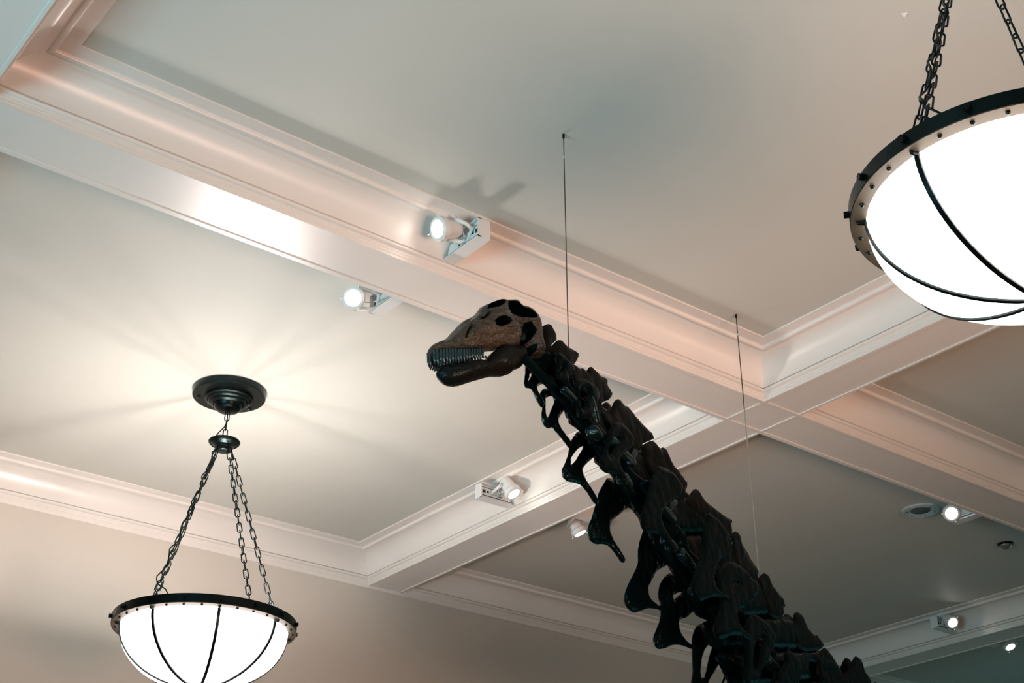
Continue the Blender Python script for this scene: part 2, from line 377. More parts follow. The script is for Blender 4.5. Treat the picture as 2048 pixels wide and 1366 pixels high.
Y1 = YC[1][1]; Y2 = YC[2][0]
spotlight(W3(.9555, Y1 - .009, 1.02), (0, -1, 0), (-1, 0, 0), W3(.9023, 1.3106, 1.030), (-.909, -.012, -.368), 'white spotlight on the long beam directly above and left of the skull, tilted left', .7, wattage=25)
spotlight(W3(.9565, Y2 + .009, 1.02), (0, 1, 0), (-1, 0, 0), W3(.9095, 1.533, 1.027), (-.62, -.62, -.48), 'white spotlight half hidden behind the lower edge of the long beam, lens facing out', .8, wattage=20)
spotlight(W3(XC[2][1] - .009, 2.026, 1.02), (-1, 0, 0), (0, -1, 0), W3(1.5513, 1.9688, 1.02), (.25, -.45, -.8), 'white spotlight on the crossing beam left of the neck, box end facing left', .55, wattage=15)
spotlight(W3(XC[3][0] + .009, 1.985, 1.02), (1, 0, 0), (0, 1, 0), W3(1.79, 2.052, 1.019), (.35, -.25, -.9), 'white spotlight partly hidden between the crossing beam and the hanging neck bones', .6)
spotlight(W3(2.353, Y2 + .009, 1.02), (0, 1, 0), (-1, 0, 0), W3(2.3238, 1.5291, 1.03), (-.62, -.62, -.48), 'white spotlight beside the round ceiling speaker', .7)
spotlight(W3(XC[3][1] - .009, 2.016, 1.02), (-1, 0, 0), (0, -1, 0), W3(2.928, 1.972, 1.025), (-.35, -.75, -.6), 'white spotlight on the farthest dark beam at lower right', .45)
spotlight(W3(XC[4][0] + .009, 2.02, 1.02), (1, 0, 0), (0, -1, 0), W3(3.200, 1.996, 1.0175), (-.1, -.45, -.9), 'white spotlight behind the farthest beam at the bottom right corner', .8)
spotlight(W3(2.353, Y1 - .009, 1.02), (0, -1, 0), (1, 0, 0), W3(2.40, 1.311, 1.030), (.7, -.3, -.6), 'white spotlight on the beam just outside the right edge', .7, wattage=15)

# ------------------------------------------------------------ ceiling fittings
sx, sy = 2.3405 * S, 1.6116 * S; zc = zz(PANEL)
t = thing('ceiling_speaker', (sx, sy, zc), 'round grey ceiling speaker with dark centre grille in the dark coffer', 'ceiling speaker')
O = (sx, sy, zc)
tr = obj('trim_ring', MB().lathe([(.20, 0), (.198, -.012), (.185, -.018), (.165, -.018), (.162, -.012), (.156, -.018), (.115, -.012), (.102, -.004), (.10, 0)], O, 64), M['speaker'], t, O, True, 30)
obj('grille', MB().lathe([(.104, -.002), (.09, -.008), (0, -.010)], O, 48), M['grille'], t, O, True)
for k in range(6):
    a = k * PI / 3 + .3; obj('screw', MB().lathe([(0, -.024), (.006, -.022), (.007, -.014)], (sx + .14 * math.cos(a), sy + .14 * math.sin(a), zc), 8), M['sock'], tr, O)
dx, dy = 2.650 * S, 1.6215 * S; O = (dx, dy, zc)
t = thing('security_dome', O, 'small glossy smoked dome on the dark coffer near the right edge', 'dome camera')
obj('base_ring', MB().lathe([(.088, 0), (.086, -.014), (.072, -.02), (.068, -.012)], O, 40), M['iron'], t, O, True, 35)
obj('dome_cover', MB().lathe([(.07 * math.cos(k * PI / 20), -.014 - .05 * math.sin(k * PI / 20)) for k in range(11)], O, 40), M['dome'], t, O, True)
O = (1.0899 * S, .675 * S, zc)  # small pale triangular tag lying flat on the panel
t = thing('ceiling_plate', O, 'tiny pale triangular plate on the ceiling left of the right-hand chains', 'ceiling hook')
obj('plate', MB().add([(O[0] - .016, O[1] + .012, zc), (O[0] + .006, O[1] - .016, zc), (O[0] + .012, O[1] + .012, zc), (O[0] - .016, O[1] + .012, zc - .004), (O[0] + .006, O[1] - .016, zc - .004), (O[0] + .012, O[1] + .012, zc - .012)], [(0, 1, 2), (5, 4, 3), (0, 3, 4, 1), (1, 4, 5, 2), (2, 5, 3, 0)]), M['white'], t, O)

# ------------------------------------------------------------ suspension wires
def wire(x, y, z1, r, label, m1, m2, split):
    O = (x, y, zc); t = thing('suspension_wire', O, label, 'wire', 'wires holding up the skeleton')
    obj('upper_strand', MB().tube([(x, y, zc), (x, y, split)], r, 6), m1, t, O)
    obj('lower_strand', MB().tube([(x, y, split), (x, y, z1)], r, 6), m2, t, O)
    obj('eye_bolt', MB().tube([(x, y, zc), (x, y, zc - .03)], .008, 8), M['iron'], t, O)
    obj('clamp', MB().tube([(x, y, zc - .17), (x, y, zc - .185)], .006, 8), M['cable'], t, O)
wire(4.661, 5.404, zz(.752), .0034, 'dark vertical wire from the ceiling down to the neck just behind the skull', M['wire'], M['wire'], zz(.9))
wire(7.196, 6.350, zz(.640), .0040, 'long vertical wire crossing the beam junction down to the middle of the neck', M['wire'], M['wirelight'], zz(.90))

# ------------------------------------------------------------ dinosaur skeleton
# side profiles in metres: (distance along the neck from the first wire, height above the floor)
J = ((-0.491,5.201,),(-0.302,5.193,),(-0.12,5.131,),(0.119,5.042,),(0.444,4.915,),(0.785,4.782,),(1.211,4.632,),(1.629,4.496,),(2.029,4.341,),(2.5,4.207,),(3.085,4.029,),(3.839,3.897,),(4.674,3.749,),)
ARCH = ((((-0.465,5.105,),(-0.334,5.092,),(-0.201,5.05,),(-0.067,5.175,),(0.073,5.308,),(-0.043,5.337,),(-0.146,5.358,),(-0.31,5.229,),),(),),(((-0.223,5.056,),(-0.087,5.034,),(0.052,4.983,),(0.223,5.087,),(0.402,5.199,),(0.224,5.262,),(0.061,5.316,),(-0.084,5.183,),),(((0.031,5.044,),(0.06,5.046,),(0.083,5.034,),(0.054,5.025,),),),),(((0.029,4.99,),(0.17,4.95,),(0.313,4.881,),(0.598,4.984,),(0.903,5.098,),(0.635,5.158,),(0.39,5.207,),(0.205,5.096,),),(((0.411,4.89,),(0.455,4.897,),(0.467,4.882,),(0.441,4.873,),),),),(((0.289,4.888,),(0.45,4.828,),(0.613,4.738,),(1.049,4.863,),(1.53,5.003,),(1.195,5.06,),(0.89,5.106,),(0.58,4.993,),),(),),(((0.588,4.745,),(0.787,4.67,),(0.989,4.562,),(1.586,4.765,),(2.266,4.999,),(1.873,5.01,),(1.516,5.012,),(1.03,4.872,),),(((1.227,4.886,),(1.237,4.916,),(1.262,4.945,),(1.292,4.952,),(1.272,4.912,),(1.269,4.889,),(1.233,4.882,),),),),(((0.963,4.57,),(1.172,4.49,),(1.384,4.377,),(1.999,4.575,),(2.699,4.803,),(2.465,4.912,),(2.251,5.009,),(1.565,4.775,),),(((1.831,4.716,),(1.835,4.762,),(1.858,4.807,),(1.912,4.827,),(1.894,4.77,),(1.862,4.719,),(1.84,4.695,),),),),(((1.356,4.385,),(1.512,4.315,),(1.667,4.214,),(2.355,4.414,),(3.147,4.647,),(2.904,4.736,),(2.684,4.813,),(1.977,4.585,),),(),),(((1.639,4.223,),(1.741,4.159,),(1.839,4.065,),(2.769,4.292,),(3.887,4.57,),(3.491,4.62,),(3.131,4.658,),(2.332,4.425,),),(),),(((1.81,4.074,),(1.973,3.991,),(2.134,3.876,),(3.124,4.143,),(4.329,4.472,),(4.087,4.533,),(3.869,4.581,),(2.745,4.304,),),(((3.468,4.356,),(3.443,4.315,),(3.478,4.266,),(3.553,4.252,),(3.6,4.279,),(3.618,4.34,),(3.596,4.368,),(3.519,4.375,),),),),(((2.103,3.885,),(2.392,3.824,),(2.686,3.729,),(3.815,4.055,),(5.218,4.465,),(4.74,4.48,),(4.31,4.483,),(3.099,4.155,),),(),),(((2.654,3.739,),(3.014,3.681,),(3.384,3.588,),(4.654,3.916,),(6.251,4.333,),(5.697,4.413,),(5.197,4.477,),(3.787,4.068,),),(),),)
SPINE = {0:((-0.377,5.345,),(-0.366,5.366,),(-0.299,5.414,),(-0.26,5.42,),(-0.244,5.402,),(-0.206,5.359,),(-0.212,5.348,),(-0.27,5.295,),(-0.316,5.212,),(-0.391,5.215,),(-0.389,5.303,),),1:((-0.293,5.26,),(-0.224,5.332,),(-0.19,5.359,),(-0.144,5.377,),(-0.099,5.364,),(0.041,5.383,),(0.052,5.372,),(0.027,5.328,),(-0.01,5.286,),(-0.106,5.181,),(-0.198,5.113,),(-0.264,5.125,),(-0.295,5.185,),),2:((-0.058,5.252,),(-0.01,5.286,),(0.06,5.285,),(0.096,5.307,),(0.126,5.304,),(0.131,5.297,),(0.17,5.346,),(0.207,5.364,),(0.268,5.356,),(0.316,5.348,),(0.398,5.367,),(0.403,5.346,),(0.389,5.327,),(0.456,5.299,),(0.455,5.282,),(0.407,5.23,),(0.317,5.18,),(0.309,5.141,),(0.201,5.065,),(0.086,5.106,),(-0.086,5.127,),),3:((0.312,5.114,),(0.338,5.127,),(0.387,5.134,),(0.428,5.177,),(0.471,5.246,),(0.525,5.288,),(0.57,5.297,),(0.607,5.273,),(0.654,5.292,),(0.693,5.285,),(0.77,5.263,),(0.85,5.251,),(0.985,5.24,),(1.01,5.216,),(0.995,5.203,),(0.821,5.103,),(0.811,5.067,),(0.705,4.994,),(0.573,4.951,),(0.426,4.984,),(0.331,5.035,),(0.297,5.073,),),4:((0.818,5.069,),(0.835,5.102,),(0.921,5.158,),(0.987,5.19,),(1.035,5.192,),(1.089,5.175,),(1.135,5.203,),(1.178,5.205,),(1.202,5.174,),(1.255,5.139,),(1.34,5.122,),(1.41,5.096,),(1.475,5.082,),(1.469,5.045,),(1.428,5.014,),(1.435,4.959,),(1.309,4.889,),(1.247,4.961,),(0.96,4.886,),(0.832,4.944,),),5:((1.415,4.932,),(1.535,5.041,),(1.585,5.077,),(1.641,5.092,),(1.691,5.068,),(1.734,5.048,),(1.844,5.047,),(1.955,5.046,),(2.086,5.046,),(2.188,5.059,),(2.184,5.04,),(2.146,5.017,),(2.157,4.984,),(2.166,4.945,),(1.996,4.821,),(1.895,4.79,),(1.82,4.903,),(1.541,4.88,),(1.409,4.89,),),6:((2.113,4.928,),(2.197,4.976,),(2.225,4.991,),(2.277,4.998,),(2.306,4.975,),(2.314,4.927,),(2.373,4.882,),(2.435,4.851,),(2.537,4.838,),(2.587,4.824,),(2.589,4.796,),(2.559,4.777,),(2.587,4.746,),(2.436,4.688,),(2.201,4.697,),(2.115,4.761,),(2.101,4.861,),),7:((2.544,4.734,),(2.616,4.787,),(2.697,4.834,),(2.761,4.84,),(2.79,4.813,),(2.838,4.783,),(2.94,4.754,),(3.03,4.743,),(3.04,4.71,),(3.074,4.698,),(2.999,4.656,),(3.027,4.62,),(2.85,4.531,),(2.674,4.54,),(2.563,4.663,),),8:((3.073,4.561,),(3.183,4.626,),(3.226,4.68,),(3.292,4.709,),(3.382,4.718,),(3.414,4.693,),(3.463,4.654,),(3.535,4.629,),(3.613,4.619,),(3.68,4.639,),(3.715,4.622,),(3.793,4.604,),(3.821,4.596,),(3.743,4.544,),(3.619,4.502,),(3.341,4.428,),(3.154,4.439,),(3.053,4.485,),),9:((3.608,4.463,),(3.756,4.55,),(3.837,4.579,),(3.887,4.571,),(3.964,4.548,),(4.02,4.524,),(4.095,4.489,),(4.2,4.445,),(4.17,4.356,),(3.999,4.259,),(3.685,4.249,),(3.569,4.331,),),10:((4.107,4.394,),(4.19,4.446,),(4.324,4.519,),(4.511,4.668,),(4.576,4.689,),(4.659,4.691,),(4.694,4.66,),(4.721,4.602,),(4.768,4.601,),(4.854,4.577,),(4.877,4.511,),(4.698,4.347,),(4.328,4.27,),(4.076,4.298,),),11:((4.819,4.482,),(4.929,4.553,),(4.999,4.576,),(5.088,4.583,),(5.226,4.523,),(5.35,4.452,),(5.159,4.294,),(4.782,4.257,),(4.716,4.398,),)}
RIB = {1:(0.1,((-0.316,5.207,),(-0.322,5.124,),(-0.333,5.083,),(-0.337,5.057,),(-0.323,5.037,),(-0.296,5.048,),(-0.259,5.059,),(-0.232,5.046,),(-0.179,5.001,),(-0.155,4.986,),(-0.111,5.007,),(-0.134,5.044,),(-0.188,5.071,),(-0.204,5.086,),(-0.16,5.129,),(-0.11,5.154,),(-0.13,5.208,),(-0.251,5.224,),),(((-0.265,5.158,),(-0.247,5.157,),(-0.274,5.114,),(-0.298,5.082,),(-0.285,5.122,),),),),2:(0.11,((-0.105,5.13,),(-0.15,5.077,),(-0.156,5.047,),(-0.129,5.03,),(-0.118,5.01,),(-0.133,4.955,),(-0.121,4.917,),(-0.099,4.895,),(-0.061,4.895,),(-0.01,4.926,),(0.023,4.913,),(0.068,4.903,),(0.136,4.883,),(0.181,4.863,),(0.217,4.901,),(0.201,4.923,),(0.138,4.939,),(0.087,4.957,),(0.048,4.985,),(0.084,5.036,),(0.132,5.087,),(0.158,5.149,),(0.101,5.182,),(-0.014,5.172,),),(((-0.089,5.074,),(-0.038,5.108,),(0.007,5.127,),(0.024,5.112,),(0.006,5.073,),(-0.024,5.027,),(-0.047,4.983,),(-0.076,4.953,),(-0.092,4.984,),),),),3:(0.12,((0.312,5.035,),(0.25,4.966,),(0.215,4.922,),(0.199,4.872,),(0.186,4.836,),(0.137,4.751,),(0.109,4.716,),(0.112,4.687,),(0.124,4.665,),(0.167,4.659,),(0.26,4.685,),(0.33,4.695,),(0.4,4.677,),(0.458,4.651,),(0.499,4.631,),(0.55,4.661,),(0.474,4.706,),(0.404,4.743,),(0.364,4.766,),(0.345,4.79,),(0.373,4.828,),(0.423,4.872,),(0.525,4.951,),(0.555,5.02,),(0.446,5.068,),),(((0.204,4.769,),(0.214,4.816,),(0.251,4.861,),(0.306,4.916,),(0.38,4.965,),(0.348,4.919,),(0.304,4.868,),(0.266,4.82,),),),),4:(0.17,((0.766,4.915,),(0.71,4.85,),(0.636,4.764,),(0.624,4.719,),(0.579,4.647,),(0.544,4.574,),(0.499,4.519,),(0.488,4.464,),(0.512,4.423,),(0.584,4.424,),(0.671,4.455,),(0.746,4.466,),(0.813,4.447,),(0.881,4.421,),(0.899,4.411,),(0.931,4.416,),(0.955,4.431,),(0.947,4.45,),(0.874,4.493,),(0.794,4.531,),(0.763,4.564,),(0.771,4.605,),(0.817,4.657,),(0.919,4.726,),(0.982,4.776,),(1.058,4.815,),(1.12,4.902,),(0.963,4.946,),),(),),5:(0.22,((1.347,4.802,),(1.32,4.747,),(1.248,4.638,),(1.234,4.569,),(1.237,4.525,),(1.189,4.453,),(1.094,4.35,),(1.028,4.263,),(1.019,4.212,),(1.046,4.182,),(1.097,4.171,),(1.156,4.175,),(1.232,4.208,),(1.345,4.257,),(1.472,4.285,),(1.557,4.288,),(1.614,4.29,),(1.639,4.316,),(1.575,4.319,),(1.434,4.319,),(1.354,4.341,),(1.352,4.385,),(1.407,4.446,),(1.487,4.534,),(1.578,4.587,),(1.663,4.629,),(1.711,4.721,),(1.531,4.801,),),(),),6:(0.2,((1.631,4.564,),(1.546,4.503,),(1.49,4.448,),(1.463,4.396,),(1.457,4.343,),(1.489,4.324,),(1.478,4.286,),(1.481,4.255,),(1.462,4.207,),(1.414,4.144,),(1.359,4.082,),(1.355,4.044,),(1.379,4.02,),(1.412,4.011,),(1.511,4.041,),(1.629,4.093,),(1.761,4.124,),(1.938,4.136,),(1.973,4.168,),(1.855,4.171,),(1.784,4.189,),(1.737,4.215,),(1.735,4.252,),(1.778,4.299,),(1.878,4.335,),(1.945,4.382,),(2.075,4.44,),(2.17,4.554,),(1.932,4.608,),(1.753,4.602,),),(((1.664,4.413,),(1.703,4.443,),(1.764,4.471,),(1.834,4.493,),(1.761,4.447,),(1.682,4.399,),),),),7:(0.18,((1.964,4.296,),(1.891,4.206,),(1.883,4.134,),(1.873,4.036,),(1.871,3.973,),(1.83,3.894,),(1.825,3.857,),(1.927,3.855,),(2.067,3.898,),(2.109,3.97,),(2.234,4.069,),(2.365,4.185,),(2.433,4.295,),(2.282,4.351,),(2.095,4.356,),),(((2.235,4.258,),(2.134,4.211,),(2.063,4.152,),(2.016,4.095,),(1.975,3.997,),(1.984,3.956,),(2.043,3.981,),(2.09,4.036,),(2.117,4.094,),(2.173,4.172,),),),),8:(0.18,((2.674,4.259,),(2.581,4.209,),(2.47,4.143,),(2.337,4.027,),(2.273,3.936,),(2.358,3.884,),(2.645,3.944,),(2.845,4.094,),(2.875,4.237,),),(((2.563,4.2,),(2.588,4.177,),(2.551,4.139,),(2.42,4.046,),(2.392,3.981,),(2.328,3.98,),(2.388,4.045,),(2.456,4.114,),(2.505,4.158,),),),)}
TUBE = ((-0.544,5.097,),(-0.123,5.036,),(0.144,4.957,),(0.348,4.863,),(0.764,4.695,),(0.914,4.618,),(1.261,4.47,),(1.709,4.29,),(1.995,4.151,),(2.528,3.945,),(3.188,3.706,),)
LUMP = (((-0.244,5.006,),(-0.121,4.996,),0.03,),((0.056,5.07,),(0.122,4.977,),0.035,),((0.075,4.884,),(0.139,4.879,),0.05,),((0.274,4.912,),(0.36,4.914,),0.045,),((0.383,4.891,),(0.565,4.873,),0.04,),((0.591,4.947,),(0.506,4.851,),0.03,),((0.425,4.719,),(0.493,4.706,),0.05,),((0.718,4.779,),(0.783,4.77,),0.05,),((0.813,4.739,),(1.08,4.684,),0.045,),((1.117,4.81,),(1.014,4.71,),0.03,),((0.956,4.516,),(1.009,4.508,),0.04,),((1.023,4.506,),(1.077,4.497,),0.045,),((1.174,4.496,),(1.437,4.423,),0.045,),((1.551,4.44,),(1.586,4.424,),0.06,),((1.792,4.417,),(1.852,4.4,),0.07,),((2.053,4.482,),(2.063,4.451,),0.05,),((2.286,4.325,),(2.425,4.371,),0.05,),((2.415,4.138,),(2.666,4.089,),0.06,),((2.83,4.202,),(2.782,4.122,),0.05,),((1.31,4.301,),(1.517,4.365,),0.04,),)
SKB = (4.263,5.255,)
SKSIDE = 1
SKULL = ((0.651,5.005,),(0.649,5.032,),(0.627,5.067,),(0.599,5.09,),(0.547,5.124,),(0.513,5.175,),(0.473,5.228,),(0.449,5.259,),(0.402,5.294,),(0.372,5.323,),(0.351,5.36,),(0.342,5.375,),(0.318,5.394,),(0.299,5.403,),(0.269,5.427,),(0.232,5.449,),(0.194,5.454,),(0.144,5.471,),(0.125,5.462,),(0.107,5.446,),(0.069,5.447,),(0.024,5.432,),(-0.007,5.406,),(-0.023,5.379,),(-0.029,5.343,),(-0.034,5.302,),(-0.043,5.248,),(-0.055,5.215,),(-0.048,5.17,),(-0.01,5.154,),(0.033,5.148,),(0.071,5.169,),(0.108,5.183,),(0.132,5.183,),(0.157,5.17,),(0.194,5.166,),(0.243,5.147,),(0.279,5.137,),(0.315,5.119,),(0.351,5.1,),(0.411,5.078,),(0.458,5.066,),(0.51,5.046,),(0.545,5.042,),(0.586,5.037,),(0.614,5.027,),(0.634,4.99,),)
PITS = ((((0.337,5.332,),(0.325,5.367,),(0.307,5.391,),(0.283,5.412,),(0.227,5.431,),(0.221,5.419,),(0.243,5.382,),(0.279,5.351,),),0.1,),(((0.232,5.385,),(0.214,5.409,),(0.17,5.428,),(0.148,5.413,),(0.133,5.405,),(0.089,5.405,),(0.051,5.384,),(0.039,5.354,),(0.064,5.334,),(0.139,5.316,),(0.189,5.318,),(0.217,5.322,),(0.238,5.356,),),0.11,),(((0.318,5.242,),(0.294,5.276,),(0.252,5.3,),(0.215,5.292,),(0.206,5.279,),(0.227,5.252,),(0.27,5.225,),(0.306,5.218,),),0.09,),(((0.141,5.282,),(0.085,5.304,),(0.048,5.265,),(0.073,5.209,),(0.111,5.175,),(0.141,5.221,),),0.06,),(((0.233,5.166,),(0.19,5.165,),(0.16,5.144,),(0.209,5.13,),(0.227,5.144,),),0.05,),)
RIDGES = ((((0.643,5.046,),(0.557,5.052,),(0.47,5.066,),(0.381,5.09,),(0.292,5.132,),(0.226,5.144,),),0.014,0.018,),(((0.665,5.014,),(0.581,5.077,),(0.535,5.131,),(0.484,5.199,),(0.431,5.249,),(0.384,5.305,),),-0.01,0.007,),(((0.654,5.011,),(0.569,5.069,),(0.518,5.13,),(0.472,5.187,),(0.419,5.244,),),0.008,0.01,),(((0.433,5.204,),(0.454,5.165,),(0.471,5.119,),),-0.035,0.006,),(((0.32,5.32,),(0.347,5.282,),(0.383,5.25,),),-0.03,0.006,),(((0.419,5.235,),(0.359,5.245,),(0.323,5.238,),(0.286,5.211,),(0.201,5.229,),(0.14,5.27,),),0.01,0.012,),(((0.235,5.384,),(0.239,5.346,),(0.22,5.309,),(0.164,5.3,),(0.09,5.315,),(0.033,5.334,),),0.014,0.009,),(((0.198,5.285,),(0.164,5.263,),(0.14,5.222,),),0.01,0.012,),(((0.382,5.155,),(0.322,5.16,),(0.262,5.188,),),-0.01,0.01,),(((0.529,5.092,),(0.47,5.096,),(0.406,5.119,),),-0.006,0.008,),)
JAW = ((0.597,4.916,),(0.589,4.929,),(0.555,4.956,),(0.509,4.976,),(0.48,4.987,),(0.433,5.011,),(0.374,5.041,),(0.351,5.044,),(0.327,5.044,),(0.309,5.07,),(0.279,5.104,),(0.249,5.138,),(0.212,5.17,),(0.169,5.179,),(0.108,5.195,),(0.064,5.183,),(0.065,5.11,),(0.09,5.073,),(0.133,5.047,),(0.157,5.017,),(0.194,4.998,),(0.23,4.991,),(0.266,4.98,),(0.29,4.966,),(0.326,4.948,),(0.373,4.924,),(0.408,4.904,),(0.443,4.883,),(0.477,4.869,),(0.524,4.86,),(0.547,4.863,),(0.573,4.879,),(0.594,4.902,),)
TROOT = ((0.644,5.02,),(0.628,5.024,),(0.613,5.028,),(0.597,5.032,),(0.582,5.035,),(0.566,5.039,),(0.55,5.043,),(0.535,5.047,),(0.519,5.051,),(0.503,5.055,),(0.488,5.059,),(0.472,5.063,),(0.456,5.066,),(0.44,5.07,),(0.424,5.074,),(0.408,5.078,),(0.392,5.082,),(0.376,5.086,),(0.36,5.09,),)
TTIP = ((0.633,4.936,),(0.618,4.94,),(0.602,4.944,),(0.587,4.948,),(0.571,4.952,),(0.556,4.956,),(0.54,4.961,),(0.525,4.965,),(0.509,4.969,),(0.494,4.976,),(0.478,4.982,),(0.462,4.989,),(0.447,4.995,),(0.431,5.002,),(0.415,5.009,),(0.399,5.015,),(0.383,5.022,),(0.367,5.029,),(0.351,5.036,),)
LTROOT = ((0.589,4.939,),(0.573,4.946,),(0.557,4.953,),(0.541,4.96,),(0.525,4.967,),(0.509,4.974,),(0.492,4.981,),(0.476,4.988,),(0.46,4.995,),(0.444,5.002,),(0.427,5.009,),(0.411,5.016,),(0.394,5.023,),(0.378,5.03,),(0.361,5.037,),(0.345,5.044,),(0.328,5.052,),)
LTTIP = ((0.593,4.972,),(0.577,4.978,),(0.561,4.983,),(0.545,4.989,),(0.529,4.995,),(0.513,5,),(0.496,5.006,),(0.48,5.012,),(0.464,5.018,),(0.448,5.024,),(0.431,5.029,),(0.415,5.035,),(0.398,5.041,),(0.382,5.047,),(0.365,5.053,),(0.348,5.059,),(0.332,5.064,),)

E1 = Vector((0.93688995, 0.34962441, 0)); NN = Vector((-0.34962441, 0.93688995, 0)); BASE = Vector((4.661, 5.404, 0))
def npos(s, z, w): return BASE + E1 * s + NN * w + Vector((0, 0, z))
def smoothpoly(P, it=1):
    for _ in range(it):
        Q = []
        for i in range(len(P)):
            a = P[i]; b = P[(i + 1) % len(P)]
            Q.append((a[0] * .8 + b[0] * .2, a[1] * .8 + b[1] * .2)); Q.append((a[0] * .2 + b[0] * .8, a[1] * .2 + b[1] * .8))
        P = Q
    return P
def resample(P, h):
    out = []
    for i in range(len(P)):
        a = np.array(P[i]); b = np.array(P[(i + 1) % len(P)]); n = max(1, int(np.linalg.norm(b - a) / h + .5))
        for k in range(n): out.append(tuple(a + (b - a) * k / n))
    return out
def inside(pts, P):
    c = np.zeros(len(pts), bool); x, y = pts[:, 0], pts[:, 1]; j = len(P) - 1
    for i in range(len(P)):
        xi, yi = P[i]; xj, yj = P[j]
        if yi != yj: c ^= ((yi > y) != (yj > y)) & (x < (xj - xi) * (y - yi) / (yj - yi) + xi)
        j = i
    return c
def dist(pts, P, closed=True):
    d = np.full(len(pts), 1e9); P = np.array(P); Q = np.roll(P, -1, 0)
    if not closed: P, Q = P[:-1], Q[:-1]
    for a, b in zip(P, Q):
        ab = b - a; L = ab @ ab
        if L < 1e-12: continue
        t = np.clip(((pts - a) @ ab) / L, 0, 1); d = np.minimum(d, np.hypot(*(pts - a - t[:, None] * ab).T))
    return d
def inflate(mb, poly, holes, T, R, place, w0=0, res=.02, rough=.004, seed=0, pits=(), it=1, tfun=None, ridges=()):
    poly = resample(smoothpoly(poly, it), res); loops = [poly] + [resample(smoothpoly(h, 1), res * .7) for h in holes]
    A = np.array(poly); lo = A.min(0); hi = A.max(0)
    gx = np.arange(lo[0], hi[0], res); gy = np.arange(lo[1], hi[1], res * .87)
    G = np.array([(x + (j % 2) * res / 2, y) for j, y in enumerate(gy) for x in gx])
    loops += [resample(list(pp), res * .6) for pp, dd in pits if dd > .05]
    npit = sum(1 for pp, dd in pits if dd > .05)
    ok = inside(G, poly) & (dist(G, poly) > res * .55)
    for h in loops[1:1 + len(holes)]: ok &= ~inside(G, h)
    for h in loops[1:]: ok &= dist(G, h) > res * .45
    G = G[ok]
    co = []; ed = []
    for L in loops:
        k = len(co); co += [Vector(p) for p in L]; ed += [(k + i, k + (i + 1) % len(L)) for i in range(len(L))]
    nb = len(co); co += [Vector((float(a), float(b))) for a, b in G]
    V, E_, Fc, ov, oe, of = delaunay_2d_cdt(co, ed, [], 0, 1e-6)
    pts = np.array([(v.x, v.y) for v in V]); cen = np.array([(pts[list(f)]).mean(0) for f in Fc])
    keep = inside(cen, poly)
    for h in loops[1:1 + len(holes)]: keep &= ~inside(cen, h)
    Fc = [f for f, q in zip(Fc, keep) if q]
    d = dist(pts, poly)
    for h in loops[1:1 + len(holes)]: d = np.minimum(d, dist(pts, h))
    Rr = min(R, max(d.max(), 1e-3)); Tt = T * (Rr / R) ** .6
    hgt = Tt * np.sqrt(np.clip(1 - (1 - np.minimum(d / Rr, 1)) ** 2, 0, 1))
    for pl_, amp, wd in ridges: hgt = np.where(hgt > .02, hgt + amp * np.exp(-(dist(pts, pl_, False) / wd) ** 2), hgt)
    if tfun: hgt = hgt * np.array([tfun(x, y) for x, y in pts])
    for pp, dd in pits:
        ins = inside(pts, pp); dp = dist(pts, pp); hgt = np.where(ins, np.maximum(hgt - dd * np.clip(dp / .008, 0, 1), np.minimum(hgt, .012)), hgt)
    edge = d < 1e-5
    vs = []; top = {}; bot = {}
    for i, (x, y) in enumerate(pts):
        if edge[i]: top[i] = bot[i] = len(vs); vs.append(place(x, y, w0))
        else:
            nz = noise.noise(Vector((x * 14, y * 14, seed))) * rough * min(1, d[i] / .02) + noise.noise(Vector((x * 40, y * 40, seed + 5))) * rough * .5
            top[i] = len(vs); vs.append(place(x, y, w0 + hgt[i] + nz)); bot[i] = len(vs); vs.append(place(x, y, w0 - hgt[i] - nz))
    fs = []
    for f in Fc: fs.append(tuple(top[i] for i in f)); fs.append(tuple(bot[i] for i in reversed(f)))
    k0 = len(mb.f); mb.add(vs, fs)
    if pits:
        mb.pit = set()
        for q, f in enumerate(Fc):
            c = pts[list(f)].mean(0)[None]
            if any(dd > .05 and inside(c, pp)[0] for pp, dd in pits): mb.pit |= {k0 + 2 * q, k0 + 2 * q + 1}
SO = npos(0, 5.1, 0)
skel = thing('dinosaur_skeleton', SO, 'dark mounted long-necked dinosaur skeleton with brown skull rising through the room', 'dinosaur skeleton')
nV = len(J) - 1
lump_of = {}
for a, b, r in LUMP:
    i = min(range(nV), key=lambda k: abs((J[k][0] + J[k + 1][0]) / 2 + .25 - a[0])); lump_of.setdefault(i, []).append((a, b, r))
VERT = []
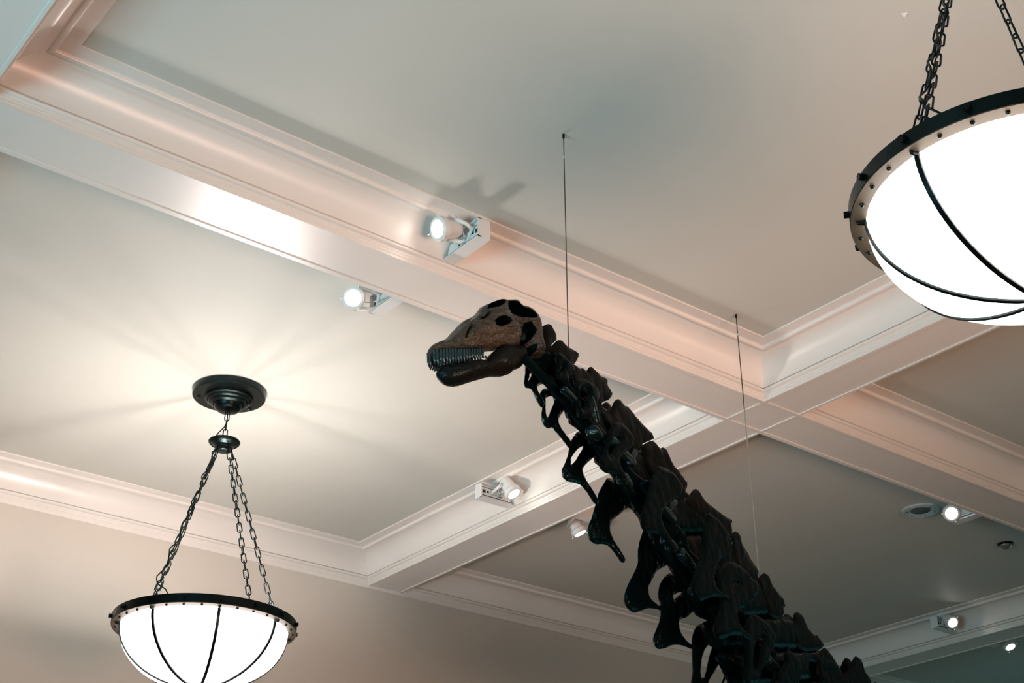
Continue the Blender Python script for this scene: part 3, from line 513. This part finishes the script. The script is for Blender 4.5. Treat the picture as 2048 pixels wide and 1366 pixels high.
for i in range(nV):
    mb = MB(); a = J[i]; b = J[i + 1]
    pa = npos(*a, 0); pb = npos(*b, 0); ax = (pb - pa); Lg = ax.length; ax.normalize()
    k = .055 + .006 * i; N = 14; n = 20; vs = []; fs = []
    side = NN; upv = side.cross(ax).normalized()
    if upv.z < 0: upv = -upv
    for q in range(N + 1):
        f = q / N; rr = k * (1 - .38 * math.sin(PI * f) ** 1.2) * (math.sin(min(1, f / .07, (1 - f) / .07) * PI / 2) * .35 + .65)
        c = pa + ax * (f * Lg)
        for j in range(n):
            g = 2 * PI * j / n; p_ = c + side * math.cos(g) * rr * 1.35 + upv * math.sin(g) * rr * 1.0
            nz = noise.noise(p_ * 9) * .008; vs.append(p_ + (p_ - c).normalized() * nz)
    fs = [(q * n + j, q * n + (j + 1) % n, (q + 1) * n + (j + 1) % n, (q + 1) * n + j) for q in range(N) for j in range(n)]
    fs += [tuple(range(n)), tuple(N * n + j for j in range(n))]
    mb.add(vs, fs)
    if i >= 1 and i - 1 < len(ARCH):
        poly, hs = ARCH[i - 1]
        am = MB(); inflate(am, poly, hs, .035 + .003 * i, .10, npos, 0, .03, .005, i, it=1)
    v = obj('vertebra', mb, M['bone'], skel, SO, True, 70); VERT.append(v)
    if i >= 1 and i - 1 < len(ARCH): obj('neural_arch', am, M['bone'], v, SO, True, 70)
    for (p0, p1, r) in lump_of.get(i, []):
        lb = MB(); lb.blob(npos(*p0, -.10), npos(*p1, -.10), r * .8, r * .62, 14)
        lb.v = [tuple(Vector(q) + Vector((1, 1, 1)) * noise.noise(Vector(q) * 16) * .02) for q in lb.v]
        obj('articular_process', lb, M['knob'], v, SO, True)
for i, poly in SPINE.items():
    par = VERT[i]
    for w in (-.04, .04):
        mb = MB(); inflate(mb, poly, [], .018, .05, npos, w, .022, .004, i + w * 30)
        obj('neural_spine', mb, M['bone2'], par, SO, True, 75)
for i, (w, poly, hs) in RIB.items():
    par = VERT[i]
    for ww in (w, -w):
        mb = MB(); inflate(mb, poly, hs, .017, .04, npos, ww, .016, .003, i + ww * 7)
        obj('cervical_rib', mb, M['ribmat'] if ww > 0 else M['bone'], par, SO, True, 75)
        # strut joining the rib to the centrum
# support pipe
pipe = obj('support_pipe', MB().tube([npos(*q, -.02) for q in TUBE], .026, 12), M['steel'], skel, SO, True, 40)
for f in (2, 4, 6):
    c = npos(*TUBE[f], -.02); obj('bolt', MB().tube([c, c - Vector((0, 0, .05)) - NN * -.02], .007, 6), M['steel'], pipe, SO)
# skull
SB = Vector((SKB[0], SKB[1], 0)); SD = Vector((math.cos(math.radians(172)), math.sin(math.radians(172)), 0)); SM = Vector((-SD.y, SD.x, 0)) * SKSIDE
def spos(l, z, w): return SB + SD * (l - .02) + Vector((0, 0, z)) + SM * w
tipl = max(q[0] for q in SKULL)
def taper(x, y): return .32 + .68 * min(1, (tipl - x) / .2)
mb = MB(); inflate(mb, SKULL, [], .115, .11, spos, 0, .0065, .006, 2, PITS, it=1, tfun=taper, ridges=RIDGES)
sk_ = obj('skull', mb, M['skull'], skel, SO, True, 60); sk_['label'] = 'brown mottled skull with large dark eye and nostril openings'
mb = MB(); inflate(mb, JAW, [], .095, .07, spos, 0, .012, .006, 3, it=1, tfun=taper)
jaw = obj('lower_jaw', mb, M['jaw'], skel, SO, True, 60)
def wl(l, W_): return W_ * math.sqrt(max(.02, 1 - (1 - min(1, max(0, (tipl - l - .005)) / .2)) ** 2))
for rt, tp, par, W_ in ((TROOT, TTIP, sk_, .062), (LTROOT, LTTIP, jaw, .048)):
    for i, (a, b) in enumerate(zip(rt, tp)):
        for sg in (1, -1):
            w = wl(a[0], W_) * sg; P0 = spos(a[0], a[1], w); P1 = spos(b[0], b[1], w * .93)
            r = (.0080 if par is sk_ else .006) * random.uniform(.85, 1.15); P1 = P1 + Vector((0, 0, random.uniform(-.006, .008)))
            m_ = P0.lerp(P1, .6) + SD * .003
            obj('tooth', MB().tube([P0, P0.lerp(P1, .3), m_, P1], [r, r * 1.1, r, r * .45], 7), M['tooth'], par, SO, True)
